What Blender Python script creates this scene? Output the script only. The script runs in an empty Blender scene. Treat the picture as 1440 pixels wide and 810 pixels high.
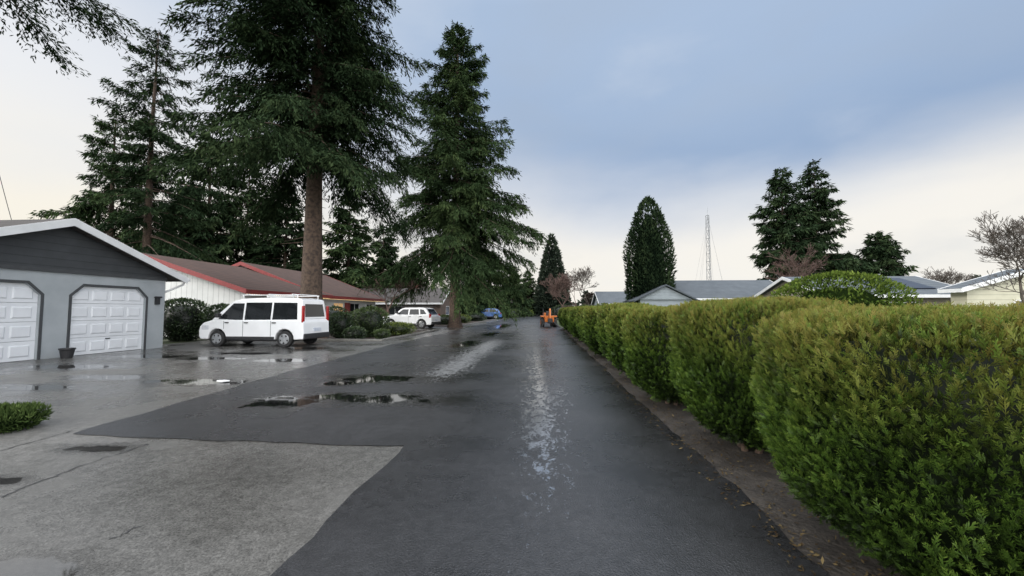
import bpy, bmesh, math, random
import numpy as np
from mathutils import Vector, Matrix
random.seed(7)
SC = bpy.context.scene
C = SC.collection
PI = math.pi
# ------------------------------------------------------------------ camera
FPX = 560.0; CAMH = 1.5
PITCH = math.atan(31/FPX); YAW = math.atan(42/FPX)
cam = bpy.data.cameras.new('camera'); camo = bpy.data.objects.new('camera', cam); C.objects.link(camo)
cam.sensor_width = 36; cam.lens = FPX/1440*36; cam.clip_end = 4000; cam.clip_start = .05
camo.location = (0,0,CAMH); camo.rotation_euler = (PI/2+PITCH,0,YAW)
SC.camera = camo
SC.view_settings.view_transform = 'Standard'; SC.view_settings.look = 'None'; SC.view_settings.exposure = 0
def ray(px,py):
    u=(px-720)/FPX; v=(405-py)/FPX
    cp,sp=math.cos(PITCH),math.sin(PITCH); cy,sy=math.cos(YAW),math.sin(YAW)
    y=cp-v*sp; z=sp+v*cp
    return Vector((u*cy-y*sy,u*sy+y*cy,z))
def gnd(px,py):
    r=ray(px,py); t=CAMH/-r.z; return r.x*t,r.y*t
def onY(px,py,Y):
    r=ray(px,py); t=Y/r.y; return r.x*t,Y,CAMH+r.z*t
# ------------------------------------------------------------------ materials
def nn(nt,t,**k):
    n=nt.nodes.new(t)
    for a,b in k.items(): setattr(n,a,b)
    return n
def newmat(name):
    m=bpy.data.materials.new(name); m.use_nodes=True
    return m,m.node_tree,m.node_tree.nodes['Principled BSDF']
def mat(name,c1,c2=None,rough=.6,scale=6,bump=0,bscale=60,spec=.5,metal=0,coat=0,r2=None,lo=.35,hi=.65):
    m,nt,p=newmat(name); L=nt.links.new
    p.inputs['Roughness'].default_value=rough; p.inputs['Metallic'].default_value=metal
    p.inputs['Specular IOR Level'].default_value=spec; p.inputs['Coat Weight'].default_value=coat
    tc=nn(nt,'ShaderNodeTexCoord')
    c2=c2 or tuple(x*.82 for x in c1)
    n=nn(nt,'ShaderNodeTexNoise'); n.inputs['Scale'].default_value=scale; n.inputs['Detail'].default_value=8
    L(tc.outputs['Object'],n.inputs['Vector'])
    r=nn(nt,'ShaderNodeValToRGB'); r.color_ramp.elements[0].position=lo; r.color_ramp.elements[1].position=hi
    r.color_ramp.elements[0].color=(*c1,1); r.color_ramp.elements[1].color=(*c2,1)
    L(n.outputs['Fac'],r.inputs['Fac']); L(r.outputs['Color'],p.inputs['Base Color'])
    if r2 is not None:
        mr=nn(nt,'ShaderNodeMapRange'); mr.inputs['From Min'].default_value=.3; mr.inputs['From Max'].default_value=.7
        mr.inputs['To Min'].default_value=rough; mr.inputs['To Max'].default_value=r2
        L(n.outputs['Fac'],mr.inputs['Value']); L(mr.outputs['Result'],p.inputs['Roughness'])
    if bump:
        b=nn(nt,'ShaderNodeTexNoise'); b.inputs['Scale'].default_value=bscale; b.inputs['Detail'].default_value=5
        L(tc.outputs['Object'],b.inputs['Vector'])
        bp=nn(nt,'ShaderNodeBump'); bp.inputs['Strength'].default_value=bump; bp.inputs['Distance'].default_value=.02
        L(b.outputs['Fac'],bp.inputs['Height']); L(bp.outputs['Normal'],p.inputs['Normal'])
    return m
def leafmat(name,trans=.22,rough=.55,spec=.3):
    m,nt,p=newmat(name); L=nt.links.new
    a=nn(nt,'ShaderNodeAttribute',attribute_name='col')
    if spec==0:
        d=nn(nt,'ShaderNodeBsdfDiffuse'); L(a.outputs['Color'],d.inputs['Color']); nt.nodes.remove(p); base=d.outputs[0]
        L(base,nt.nodes['Material Output'].inputs['Surface'])
    else:
        p.inputs['Roughness'].default_value=rough; p.inputs['Specular IOR Level'].default_value=spec
        L(a.outputs['Color'],p.inputs['Base Color']); base=p.outputs[0]
    if trans:
        t=nn(nt,'ShaderNodeBsdfTranslucent'); L(a.outputs['Color'],t.inputs['Color'])
        mx=nn(nt,'ShaderNodeMixShader'); mx.inputs['Fac'].default_value=trans
        L(base,mx.inputs[1]); L(t.outputs[0],mx.inputs[2])
        L(mx.outputs[0],nt.nodes['Material Output'].inputs['Surface'])
    return m
def emit(name,c,s):
    m,nt,p=newmat(name); p.inputs['Base Color'].default_value=(*c,1)
    p.inputs['Emission Color'].default_value=(*c,1); p.inputs['Emission Strength'].default_value=s
    return m
def shingle(name,c1,c2,rows=7.0):
    m,nt,p=newmat(name); L=nt.links.new
    tc=nn(nt,'ShaderNodeTexCoord')
    n=nn(nt,'ShaderNodeTexNoise'); n.inputs['Scale'].default_value=1.2; n.inputs['Detail'].default_value=10; n.inputs['Roughness'].default_value=.75
    L(tc.outputs['Object'],n.inputs['Vector'])
    sx=nn(nt,'ShaderNodeSeparateXYZ'); L(tc.outputs['Object'],sx.inputs[0])
    mu=nn(nt,'ShaderNodeMath',operation='MULTIPLY'); mu.inputs[1].default_value=rows; L(sx.outputs['Z'],mu.inputs[0])
    fr=nn(nt,'ShaderNodeMath',operation='FRACT'); L(mu.outputs[0],fr.inputs[0])
    r=nn(nt,'ShaderNodeValToRGB'); r.color_ramp.elements[0].position=.3; r.color_ramp.elements[1].position=.7
    r.color_ramp.elements[0].color=(*c1,1); r.color_ramp.elements[1].color=(*c2,1)
    L(n.outputs['Fac'],r.inputs['Fac'])
    mr=nn(nt,'ShaderNodeMapRange'); mr.inputs['From Max'].default_value=.3; mr.inputs['To Min'].default_value=.55; L(fr.outputs[0],mr.inputs['Value'])
    mx=nn(nt,'ShaderNodeMix',data_type='RGBA',blend_type='MULTIPLY'); mx.inputs['Factor'].default_value=1
    L(r.outputs['Color'],mx.inputs['A']); L(mr.outputs['Result'],mx.inputs['B'])
    L(mx.outputs['Result'],p.inputs['Base Color']); p.inputs['Roughness'].default_value=.8; p.inputs['Specular IOR Level'].default_value=.15
    bp=nn(nt,'ShaderNodeBump'); bp.inputs['Strength'].default_value=.6; bp.inputs['Distance'].default_value=.03
    L(fr.outputs[0],bp.inputs['Height']); L(bp.outputs['Normal'],p.inputs['Normal'])
    return m
def siding(name,c1,c2,rows,axis='Z',st=.8):
    m,nt,p=newmat(name); L=nt.links.new
    tc=nn(nt,'ShaderNodeTexCoord'); sx=nn(nt,'ShaderNodeSeparateXYZ'); L(tc.outputs['Object'],sx.inputs[0])
    mu=nn(nt,'ShaderNodeMath',operation='MULTIPLY'); mu.inputs[1].default_value=rows; L(sx.outputs[axis],mu.inputs[0])
    fr=nn(nt,'ShaderNodeMath',operation='FRACT'); L(mu.outputs[0],fr.inputs[0])
    n=nn(nt,'ShaderNodeTexNoise'); n.inputs['Scale'].default_value=2.5; n.inputs['Detail'].default_value=8
    L(tc.outputs['Object'],n.inputs['Vector'])
    r=nn(nt,'ShaderNodeValToRGB'); r.color_ramp.elements[0].color=(*c1,1); r.color_ramp.elements[1].color=(*c2,1)
    r.color_ramp.elements[0].position=.3; r.color_ramp.elements[1].position=.7
    L(n.outputs['Fac'],r.inputs['Fac'])
    mr=nn(nt,'ShaderNodeMapRange'); mr.inputs['From Max'].default_value=.12; mr.inputs['To Min'].default_value=.45; L(fr.outputs[0],mr.inputs['Value'])
    mx=nn(nt,'ShaderNodeMix',data_type='RGBA',blend_type='MULTIPLY'); mx.inputs['Factor'].default_value=1
    L(r.outputs['Color'],mx.inputs['A']); L(mr.outputs['Result'],mx.inputs['B'])
    L(mx.outputs['Result'],p.inputs['Base Color']); p.inputs['Roughness'].default_value=.6
    bp=nn(nt,'ShaderNodeBump'); bp.inputs['Strength'].default_value=st; bp.inputs['Distance'].default_value=.02
    L(fr.outputs[0],bp.inputs['Height']); L(bp.outputs['Normal'],p.inputs['Normal'])
    return m
def wetground(name,c1,c2,rlo,rhi,fine,bump,sheen=(),big=.45,puds=()):
    m,nt,p=newmat(name); L=nt.links.new
    def MT(op,a,b=None,c=None):
        n=nn(nt,'ShaderNodeMath',operation=op)
        for i,v in enumerate((a,b,c)):
            if v is None: continue
            if isinstance(v,(int,float)): n.inputs[i].default_value=v
            else: L(v,n.inputs[i])
        return n.outputs[0]
    def MR(v,a,b,c=0,d=1,sm=False):
        n=nn(nt,'ShaderNodeMapRange'); L(v,n.inputs['Value'])
        if sm: n.interpolation_type='SMOOTHSTEP'
        for k,x in zip(('From Min','From Max','To Min','To Max'),(a,b,c,d)): n.inputs[k].default_value=x
        return n.outputs['Result']
    def MXF(f,a,b):
        n=nn(nt,'ShaderNodeMix',data_type='FLOAT'); L(f,n.inputs['Factor'])
        for k,v in (('A',a),('B',b)):
            if isinstance(v,(int,float)): n.inputs[k].default_value=v
            else: L(v,n.inputs[k])
        return n.outputs['Result']
    tc=nn(nt,'ShaderNodeTexCoord')
    def noise(sc,de,ro,vec=None):
        n=nn(nt,'ShaderNodeTexNoise'); n.inputs['Scale'].default_value=sc; n.inputs['Detail'].default_value=de; n.inputs['Roughness'].default_value=ro
        L(vec or tc.outputs['Object'],n.inputs['Vector']); return n.outputs['Fac']
    n1=noise(big,9,.62); n2=noise(fine,4,.7); nm=noise(11,5,.7)
    n3=nn(nt,'ShaderNodeTexVoronoi'); n3.inputs['Scale'].default_value=fine*.9; L(tc.outputs['Object'],n3.inputs['Vector'])
    r=nn(nt,'ShaderNodeValToRGB'); r.color_ramp.elements[0].position=.32; r.color_ramp.elements[1].position=.66
    r.color_ramp.elements[0].color=(*c1,1); r.color_ramp.elements[1].color=(*c2,1)
    L(n1,r.inputs['Fac'])
    tone=MT('MULTIPLY',MR(n2,.25,.75,.25,1.75),MR(nm,.3,.7,.70,1.30))
    rough=MR(n1,.36,.62,rlo,rhi)
    ior=None
    sx=nn(nt,'ShaderNodeSeparateXYZ'); L(tc.outputs['Object'],sx.inputs[0])
    b0=bump
    if sheen:
        wob=noise(.3,3,.5); tot=None
        for (x0,w,amt,y0,y1,y2,y3) in sheen:
            sb=MT('ADD',sx.outputs['X'],MT('MULTIPLY_ADD',wob,.6,-.3-x0))
            wy=MR(sx.outputs['Y'],3,15,w*.55,w*1.5)
            v=MT('MULTIPLY',MT('SUBTRACT',1.0,MT('MINIMUM',MT('DIVIDE',MT('ABSOLUTE',sb),wy),1.0)),amt)
            v=MT('MULTIPLY',v,MR(sx.outputs['Y'],y0,y1,0,1,True))
            v=MT('MULTIPLY',v,MR(sx.outputs['Y'],y2,y3,1,0,True))
            tot=v if tot is None else MT('MAXIMUM',tot,v)
        mp_=nn(nt,'ShaderNodeMapping'); mp_.inputs['Scale'].default_value=(1.3,.55,1); L(tc.outputs['Object'],mp_.inputs['Vector'])
        sp=noise(7.5,9,.86,mp_.outputs[0])
        sp2=noise(30,4,.7)
        spm=MT('ADD',MT('MULTIPLY_ADD',sp,1.9,-.45),MT('MULTIPLY_ADD',sp2,.7,-.35))
        th=MR(MT('ADD',spm,tot),.80,.92,0,1)
        film=MR(sx.outputs['X'],-1.9,-1.2,.42,.12)
        rough=MXF(th,rough,film); b0=MXF(th,bump,.02); ior=MR(th,0,1,1.5,6.0)
    if puds:
        dmin=None
        for (x,y,rx,ry) in puds:
            mp2=nn(nt,'ShaderNodeMapping'); mp2.inputs['Location'].default_value=(-x/rx,-y/ry,0); mp2.inputs['Scale'].default_value=(1/rx,1/ry,0); L(tc.outputs['Object'],mp2.inputs['Vector'])
            ln=nn(nt,'ShaderNodeVectorMath',operation='LENGTH'); L(mp2.outputs[0],ln.inputs[0])
            dmin=ln.outputs['Value'] if dmin is None else MT('MINIMUM',dmin,ln.outputs['Value'])
        pn=noise(1.9,9,.70)
        f=MT('ADD',MT('MINIMUM',dmin,3),MT('MULTIPLY_ADD',pn,3.4,-1.7))
        pud=MR(f,1.05,.75,0,1,True); damp=MR(f,2.0,1.0,0,1,True)
        rough=MXF(damp,rough,.20); rough=MXF(pud,rough,.035)
        b1=MXF(damp,b0,bump*.4); b0=MXF(pud,b1,0.0)
        tone=MT('MULTIPLY',tone,MR(damp,0,1,1,.62)); tone=MT('MULTIPLY',tone,MR(pud,0,1,1,.45))
        ior=MXF(pud,ior if ior is not None else 1.5,2.2)
    mx=nn(nt,'ShaderNodeMix',data_type='RGBA',blend_type='MULTIPLY'); mx.inputs['Factor'].default_value=1
    L(r.outputs['Color'],mx.inputs['A']); L(tone,mx.inputs['B']); L(mx.outputs['Result'],p.inputs['Base Color'])
    L(rough,p.inputs['Roughness'])
    if ior is not None: L(ior,p.inputs['IOR'])
    bp=nn(nt,'ShaderNodeBump'); bp.inputs['Distance'].default_value=.008
    L(MT('ADD',n2,n3.outputs['Distance']),bp.inputs['Height'])
    if isinstance(b0,(int,float)): bp.inputs['Strength'].default_value=b0
    else: L(b0,bp.inputs['Strength'])
    L(bp.outputs['Normal'],p.inputs['Normal'])
    return m
M_leaf=leafmat('leaf_needles',0,.6,0); M_hedge=leafmat('hedge_leaf',.22,.5,.2); M_broad=leafmat('broad_leaf',.0,.4,.35)
M_bark=mat('bark',(.12,.08,.057),(.045,.031,.023),.85,7,.9,18)
M_twig=mat('twig',(.11,.09,.075),(.065,.055,.048),.8,5)
M_twigred=mat('twig_reddish',(.13,.08,.062),(.08,.05,.045),.8,5)
M_white=mat('white_paint',(.78,.79,.80),(.70,.71,.72),.45,3)
M_vanp=mat('van_paint',(.82,.83,.84),(.77,.78,.79),.22,2,coat=.6)
M_bluep=mat('blue_paint',(.05,.14,.38),(.045,.12,.34),.25,2,coat=.6)
M_glass=mat('dark_glass',(.010,.012,.013),(.016,.018,.02),.05,3,spec=.5)
M_black=mat('black_rubber',(.015,.015,.016),(.025,.025,.025),.7,12,.3,50)
M_trim=mat('black_trim',(.02,.02,.022),(.03,.03,.032),.5,9)
M_rim=mat('silver_rim',(.45,.46,.47),(.35,.36,.37),.3,9,metal=.7)
M_red=mat('red_lens',(.35,.012,.012),(.28,.01,.01),.15,9,coat=.5)
M_clear=mat('clear_lens',(.6,.62,.65),(.5,.52,.55),.1,9,coat=.5)
M_solar=mat('solar_glass',(.018,.022,.034),(.024,.03,.044),.35,3,spec=.3)
M_plate=mat('plate',(.6,.62,.66),(.5,.54,.62),.4,12)
M_stucco=mat('stucco_grey',(.40,.43,.45),(.34,.37,.39),.8,1.6,.6,70)
M_gable=siding('dark_gable_boards',(.042,.046,.05),(.055,.06,.066),4.2)
M_gtrim=mat('dark_trim',(.05,.053,.057),(.06,.064,.068),.6,6)
M_door=mat('garage_door_white',(.78,.80,.83),(.72,.74,.77),.4,2)
M_wsiding=siding('white_boards',(.74,.75,.74),(.64,.65,.64),3.2,'X',.5)
M_beige=siding('beige_boards',(.36,.31,.26),(.30,.26,.22),4)
M_grayw=siding('grey_boards',(.33,.37,.40),(.28,.32,.35),4)
M_yelw=siding('cream_boards',(.58,.56,.44),(.50,.48,.37),4)
M_brownw=siding('brown_boards',(.16,.11,.09),(.12,.09,.07),4)
M_fasc=mat('red_fascia',(.27,.042,.04),(.21,.034,.033),.6,4)
M_roofred=shingle('red_brown_shingles',(.128,.083,.070),(.083,.060,.053))
M_roofgrey=shingle('grey_shingles',(.115,.13,.145),(.08,.092,.105))
M_roofdark=shingle('dark_shingles',(.075,.068,.066),(.10,.093,.09))
M_brick=mat('brick_red',(.2,.07,.05),(.15,.055,.04),.8,14,.4,30)
M_orange=mat('orange_paint',(.66,.18,.02),(.54,.14,.015),.4,5,coat=.3)
M_steel=mat('steel',(.30,.31,.32),(.22,.23,.24),.4,10,metal=.6)
def pl(L_): return [(*gnd(a,b),c,d) for a,b,c,d in L_]
M_conc=wetground('wet_concrete',(.054,.053,.050),(.118,.115,.109),.07,.44,75,.16,big=.4,
    puds=pl([(212,501,1.3,.42),(296,504,1.0,.35),(280,537,1.0,.35),(400,507,.9,.4),(345,497,1.1,.35),(150,531,.9,.25),(8,676,.26,.09),(140,631,.4,.12),(110,516,1.0,.4),(50,545,.8,.25),(10,806,.45,.16),(430,490,.9,.5)]))
M_asph=wetground('wet_asphalt',(.015,.0155,.017),(.030,.0305,.033),.22,.38,95,.30,
    sheen=[(.0,.85,.40,1.6,5.0,18,28),(-2.3,1.0,.46,7,9.5,17,24),(-4.2,.7,.14,6,9,16,22)],big=.5,
    puds=pl([(400,566,.65,.40),(535,562,.85,.36),(465,560,.6,.28),(525,533,.9,.42),(475,540,.4,.25),(655,484,.4,1.6),(690,470,.5,2.2),(705,459,.7,5.0)]))
M_soil=mat('bare_soil',(.055,.047,.040),(.025,.021,.018),.85,5,1.0,28)
M_bed=mat('bark_mulch',(.05,.033,.024),(.025,.018,.013),.9,9,1.0,40)
M_grass=mat('lawn',(.035,.055,.018),(.055,.065,.025),.8,1.5,1.0,30)
M_warm=emit('warm_window',(.9,.55,.25),.3); M_bulb=emit('warm_bulb',(1,.72,.35),1.2)
M_kerb=mat('kerb_stone',(.20,.195,.18),(.12,.115,.105),.55,5,.4,40)
# ------------------------------------------------------------------ helpers
def tag(o,label=None,cat=None,group=None,kind=None):
    if label: o['label']=label
    if cat: o['category']=cat
    if group: o['group']=group
    if kind: o['kind']=kind
    return o
def empty(name,loc,rz=0,label=None,cat=None,group=None):
    o=bpy.data.objects.new(name,None); C.objects.link(o); o.location=loc; o.rotation_euler=(0,0,rz); o.empty_display_size=.2
    return tag(o,label,cat,group)
class MB:
    def __init__(s): s.bm=bmesh.new()
    def poly(s,pts,vec):
        a=[s.bm.verts.new(p) for p in pts]; vec=Vector(vec); b=[s.bm.verts.new(Vector(p)+vec) for p in pts]
        n=len(a); s.bm.faces.new(a); s.bm.faces.new(b[::-1])
        for i in range(n): s.bm.faces.new((a[i],b[i],b[(i+1)%n],a[(i+1)%n]))
        return s
    def loft(s,A,B):
        a=[s.bm.verts.new(p) for p in A]; b=[s.bm.verts.new(p) for p in B]; n=len(a)
        s.bm.faces.new(a); s.bm.faces.new(b[::-1])
        for i in range(n): s.bm.faces.new((a[i],b[i],b[(i+1)%n],a[(i+1)%n]))
        return s
    def box(s,x0,x1,y0,y1,z0,z1):
        return s.poly([(x0,y0,z0),(x1,y0,z0),(x1,y1,z0),(x0,y1,z0)],(0,0,z1-z0))
    def tube(s,p0,p1,r0,r1=None,n=8,caps=True):
        r1=r0 if r1 is None else r1
        p0=Vector(p0); p1=Vector(p1); d=(p1-p0).normalized()
        u=d.cross(Vector((0,0,1)) if abs(d.z)<.9 else Vector((1,0,0))).normalized(); v=d.cross(u)
        a=[];b=[]
        for i in range(n):
            t=2*PI*i/n; w=u*math.cos(t)+v*math.sin(t)
            a.append(s.bm.verts.new(p0+w*r0)); b.append(s.bm.verts.new(p1+w*r1))
        for i in range(n): s.bm.faces.new((a[i],a[(i+1)%n],b[(i+1)%n],b[i]))
        if caps: s.bm.faces.new(a[::-1]); s.bm.faces.new(b)
        return s
    def lathe(s,prof,o,axis='y',n=20):
        rings=[]
        for r,h in prof:
            ring=[]
            for i in range(n):
                t=2*PI*i/n; c,q=r*math.cos(t),r*math.sin(t)
                p=(c,h,q) if axis=='y' else (c,q,h)
                ring.append(s.bm.verts.new((o[0]+p[0],o[1]+p[1],o[2]+p[2])))
            rings.append(ring)
        for a,b in zip(rings,rings[1:]):
            for i in range(n): s.bm.faces.new((a[i],a[(i+1)%n],b[(i+1)%n],b[i]))
        s.bm.faces.new(rings[0][::-1]); s.bm.faces.new(rings[-1])
        return s
    def build(s,name,m,parent=None,bevel=0,seg=2,smooth=False):
        bmesh.ops.recalc_face_normals(s.bm,faces=s.bm.faces)
        me=bpy.data.meshes.new(name); s.bm.to_mesh(me); s.bm.free()
        o=bpy.data.objects.new(name,me); C.objects.link(o); o.parent=parent; me.materials.append(m)
        if bevel:
            b=o.modifiers.new('bevel','BEVEL'); b.width=bevel; b.segments=seg; b.limit_method='ANGLE'; b.angle_limit=math.radians(28)
        if smooth or bevel:
            for p in me.polygons: p.use_smooth=True
            if not smooth:
                w=o.modifiers.new('wn','WEIGHTED_NORMAL'); w.keep_sharp=True
        return o
def npmesh(name,V,Fc,m,parent=None,col=None,loc=None):
    me=bpy.data.meshes.new(name); n=len(V); k=Fc.shape[1]; q=len(Fc)
    me.vertices.add(n); me.vertices.foreach_set('co',np.ascontiguousarray(V,dtype=np.float32).ravel())
    me.loops.add(q*k); me.loops.foreach_set('vertex_index',np.ascontiguousarray(Fc,dtype=np.int32).ravel())
    me.polygons.add(q); me.polygons.foreach_set('loop_start',np.arange(0,q*k,k,dtype=np.int32))
    if col is not None:
        at=me.attributes.new('col','FLOAT_COLOR','POINT')
        c4=np.ones((n,4),dtype=np.float32); c4[:,:3]=col; at.data.foreach_set('color',c4.ravel())
    me.update(calc_edges=True)
    me.materials.append(m)
    o=bpy.data.objects.new(name,me); C.objects.link(o); o.parent=parent
    if loc: o.location=loc
    return o
def nrm(a): return a/np.maximum(np.linalg.norm(a,axis=1,keepdims=True),1e-9)
def diam(P,D,S,Ln,W,mid=.5):
    Ln=np.asarray(Ln).reshape(-1,1); W=np.asarray(W).reshape(-1,1)
    V=np.stack([P,P+D*Ln*mid+S*W*.5,P+D*Ln,P+D*Ln*mid-S*W*.5],axis=1)
    n=len(P); return V.reshape(-1,3),np.arange(4*n).reshape(n,4)
def pal(t,cols,stops):
    t=np.clip(t,0,1); cols=np.array(cols)
    return np.stack([np.interp(t,stops,cols[:,i]) for i in range(3)],axis=1)
def segmesh(S,n=4):
    S=np.array(S,dtype=float)
    p0=S[:,:3];p1=S[:,3:6];d=nrm(p1-p0)
    ref=np.where(np.abs(d[:,2:3])<.9,np.array([[0,0,1.]]),np.array([[1.,0,0]]))
    u=nrm(np.cross(d,ref)); v=np.cross(d,u)
    A=[];B=[]
    for i in range(n):
        t=2*PI*i/n; w=u*math.cos(t)+v*math.sin(t)
        A.append(p0+w*S[:,6:7]); B.append(p1+w*S[:,7:8])
    V=np.stack(A+B,axis=1).reshape(-1,3)
    base=np.arange(len(S))*2*n; Fs=[]
    for i in range(n):
        j=(i+1)%n; Fs.append(np.stack([base+i,base+j,base+n+j,base+n+i],axis=1))
    return V,np.concatenate(Fs)
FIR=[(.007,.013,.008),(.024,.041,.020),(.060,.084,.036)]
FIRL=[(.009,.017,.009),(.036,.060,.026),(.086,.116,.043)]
FAR=[(.014,.020,.016),(.030,.042,.030),(.055,.068,.044)]
def fir(label,X,Y,H,R,base=.12,tr=.4,nb=120,kb=26,jb=7,piece=(.42,.13),prof=.85,seed=1,cols=FIR,droop=.2,low=.75,var=.45,group=None,name='fir_tree',snags=0,topup=.5,hang=.6,lift=0):
    r=np.random.default_rng(seed)
    root=empty(name,(X,Y,0),0,label,'tree',group)
    s=np.clip(np.linspace(0,1,nb)**.95+r.normal(0,.012,nb),0,1)
    h=H*(base+(1-base)*s*.985)
    az=np.arange(nb)*2.39996+r.normal(0,.6,nb)
    Lr=R*np.maximum((1-s)**prof,.02)*np.interp(s,[0,.12,.3,1],[low,.95,1,1])*(1-var+var*1.25*r.random(nb))
    Lr*=1+.16*np.sin(az*2+seed)+.10*np.sin(az*3+h*.8)
    Lr=np.maximum(Lr,.3)
    slope=np.interp(s,[0,.4,.8,1],[-.22+lift,-.02+lift*.5,.22,topup])+r.normal(0,.12,nb)
    drp=droop*(1-s)+r.normal(0,.06,nb)
    up=r.uniform(.02,.14,nb)
    rb=r.random(nb)
    def sp(i,t):
        l=Lr[i]; rad=l*t
        z=h[i]+l*(slope[i]*t-drp[i]*t**2*.9+up[i]*t**4)
        bend=az[i]+.18*np.sin(i*1.7)*t
        return np.stack([np.cos(bend)*rad,np.sin(bend)*rad,z],axis=1)
    k=np.maximum(5,(kb*(Lr/R+.10)).astype(int)); idx=np.repeat(np.arange(nb),k); N=len(idx)
    t=r.uniform(.08,1,N)**.8; side=np.where(r.random(N)<.5,-1,1)
    P=sp(idx,t)
    bl=np.minimum(Lr[idx]*(.12+.32*(1-t))*r.uniform(.5,1.3,N),2.2)+.12
    a2=az[idx]+side*r.uniform(.3,1.3,N)*(1-.5*t**3)
    D=nrm(np.stack([np.cos(a2),np.sin(a2),slope[idx]*.6-r.uniform(.05,hang,N)*(1-s[idx]*.7)],axis=1))
    tb=r.random(N)
    j=np.maximum(3,(jb*(bl/bl.mean())**.8).astype(int)); id2=np.repeat(np.arange(N),j); n=len(id2)
    w=r.random(n)
    Q=P[id2]+D[id2]*(bl[id2]*w)[:,None]; Q[:,2]-=.30*bl[id2]*w**2
    Q+=r.normal(0,.06,(n,3))
    rot=r.normal(0,.7,n); c,si=np.cos(rot),np.sin(rot); d0=D[id2]
    dd=nrm(np.stack([d0[:,0]*c-d0[:,1]*si,d0[:,0]*si+d0[:,1]*c,d0[:,2]-r.uniform(-.3,hang*1.3,n)],axis=1))
    S=nrm(np.cross(dd,np.array([[0,0,1.]]))+r.normal(0,.6,(n,3)))
    V,Fc=diam(Q,dd,S,piece[0]*r.uniform(.5,1.35,n),piece[1]*r.uniform(.6,1.3,n))
    tint=.06+.28*rb[idx[id2]]+.22*tb[id2]+.28*t[id2]*w+.18*r.random(n)-.1*(1-t[id2])  # crown shade put into the colour: inner sprays darker, outer ends lighter
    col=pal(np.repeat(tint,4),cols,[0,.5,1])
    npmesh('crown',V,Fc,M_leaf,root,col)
    bm=MB(); rings=[]; ns=12
    hs=[0,.012,.03,.07,.15,.25,.35,.5,.65,.8,.92,1]
    for f in hs:
        rr=tr*((1-f)**.9*.95+.02)*(1+.55*math.exp(-f*H/.45)); ring=[]
        for q in range(ns):
            aa=2*PI*q/ns; rq=rr*(1+.09*math.sin(q*2.3+f*9+seed)+.05*math.sin(q*5.1))
            ring.append(bm.bm.verts.new((rq*math.cos(aa)+.12*math.sin(f*6+seed)*f,rq*math.sin(aa),H*f)))
        rings.append(ring)
    for A,B in zip(rings,rings[1:]):
        for q in range(ns): bm.bm.faces.new((A[q],A[(q+1)%ns],B[(q+1)%ns],B[q]))
    bm.build('trunk',M_bark,root,smooth=True)
    ii=np.arange(nb); ts=[0,.2,.42,.66,.9]; segs=[]
    for a,b in zip(ts,ts[1:]):
        A=sp(ii,np.full(nb,a)); B=sp(ii,np.full(nb,b)); R0=(.010*Lr+.012)
        segs.append(np.concatenate([A,B,(R0*(1-a))[:,None]+.004,(R0*(1-b))[:,None]+.004],axis=1))
    segs=np.concatenate(segs)
    if snags:
        ex=[]
        for q in range(snags):
            z=H*base*random.uniform(.45,1); a=random.uniform(0,2*PI); l=random.uniform(.5,2.0)
            ex.append([0,0,z,math.cos(a)*l,math.sin(a)*l,z-l*random.uniform(.05,.35),.03,.008])
        segs=np.concatenate([segs,np.array(ex)])
    V,Fc=segmesh(segs,4); npmesh('limbs',V,Fc,M_bark,root)
    return root
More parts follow.
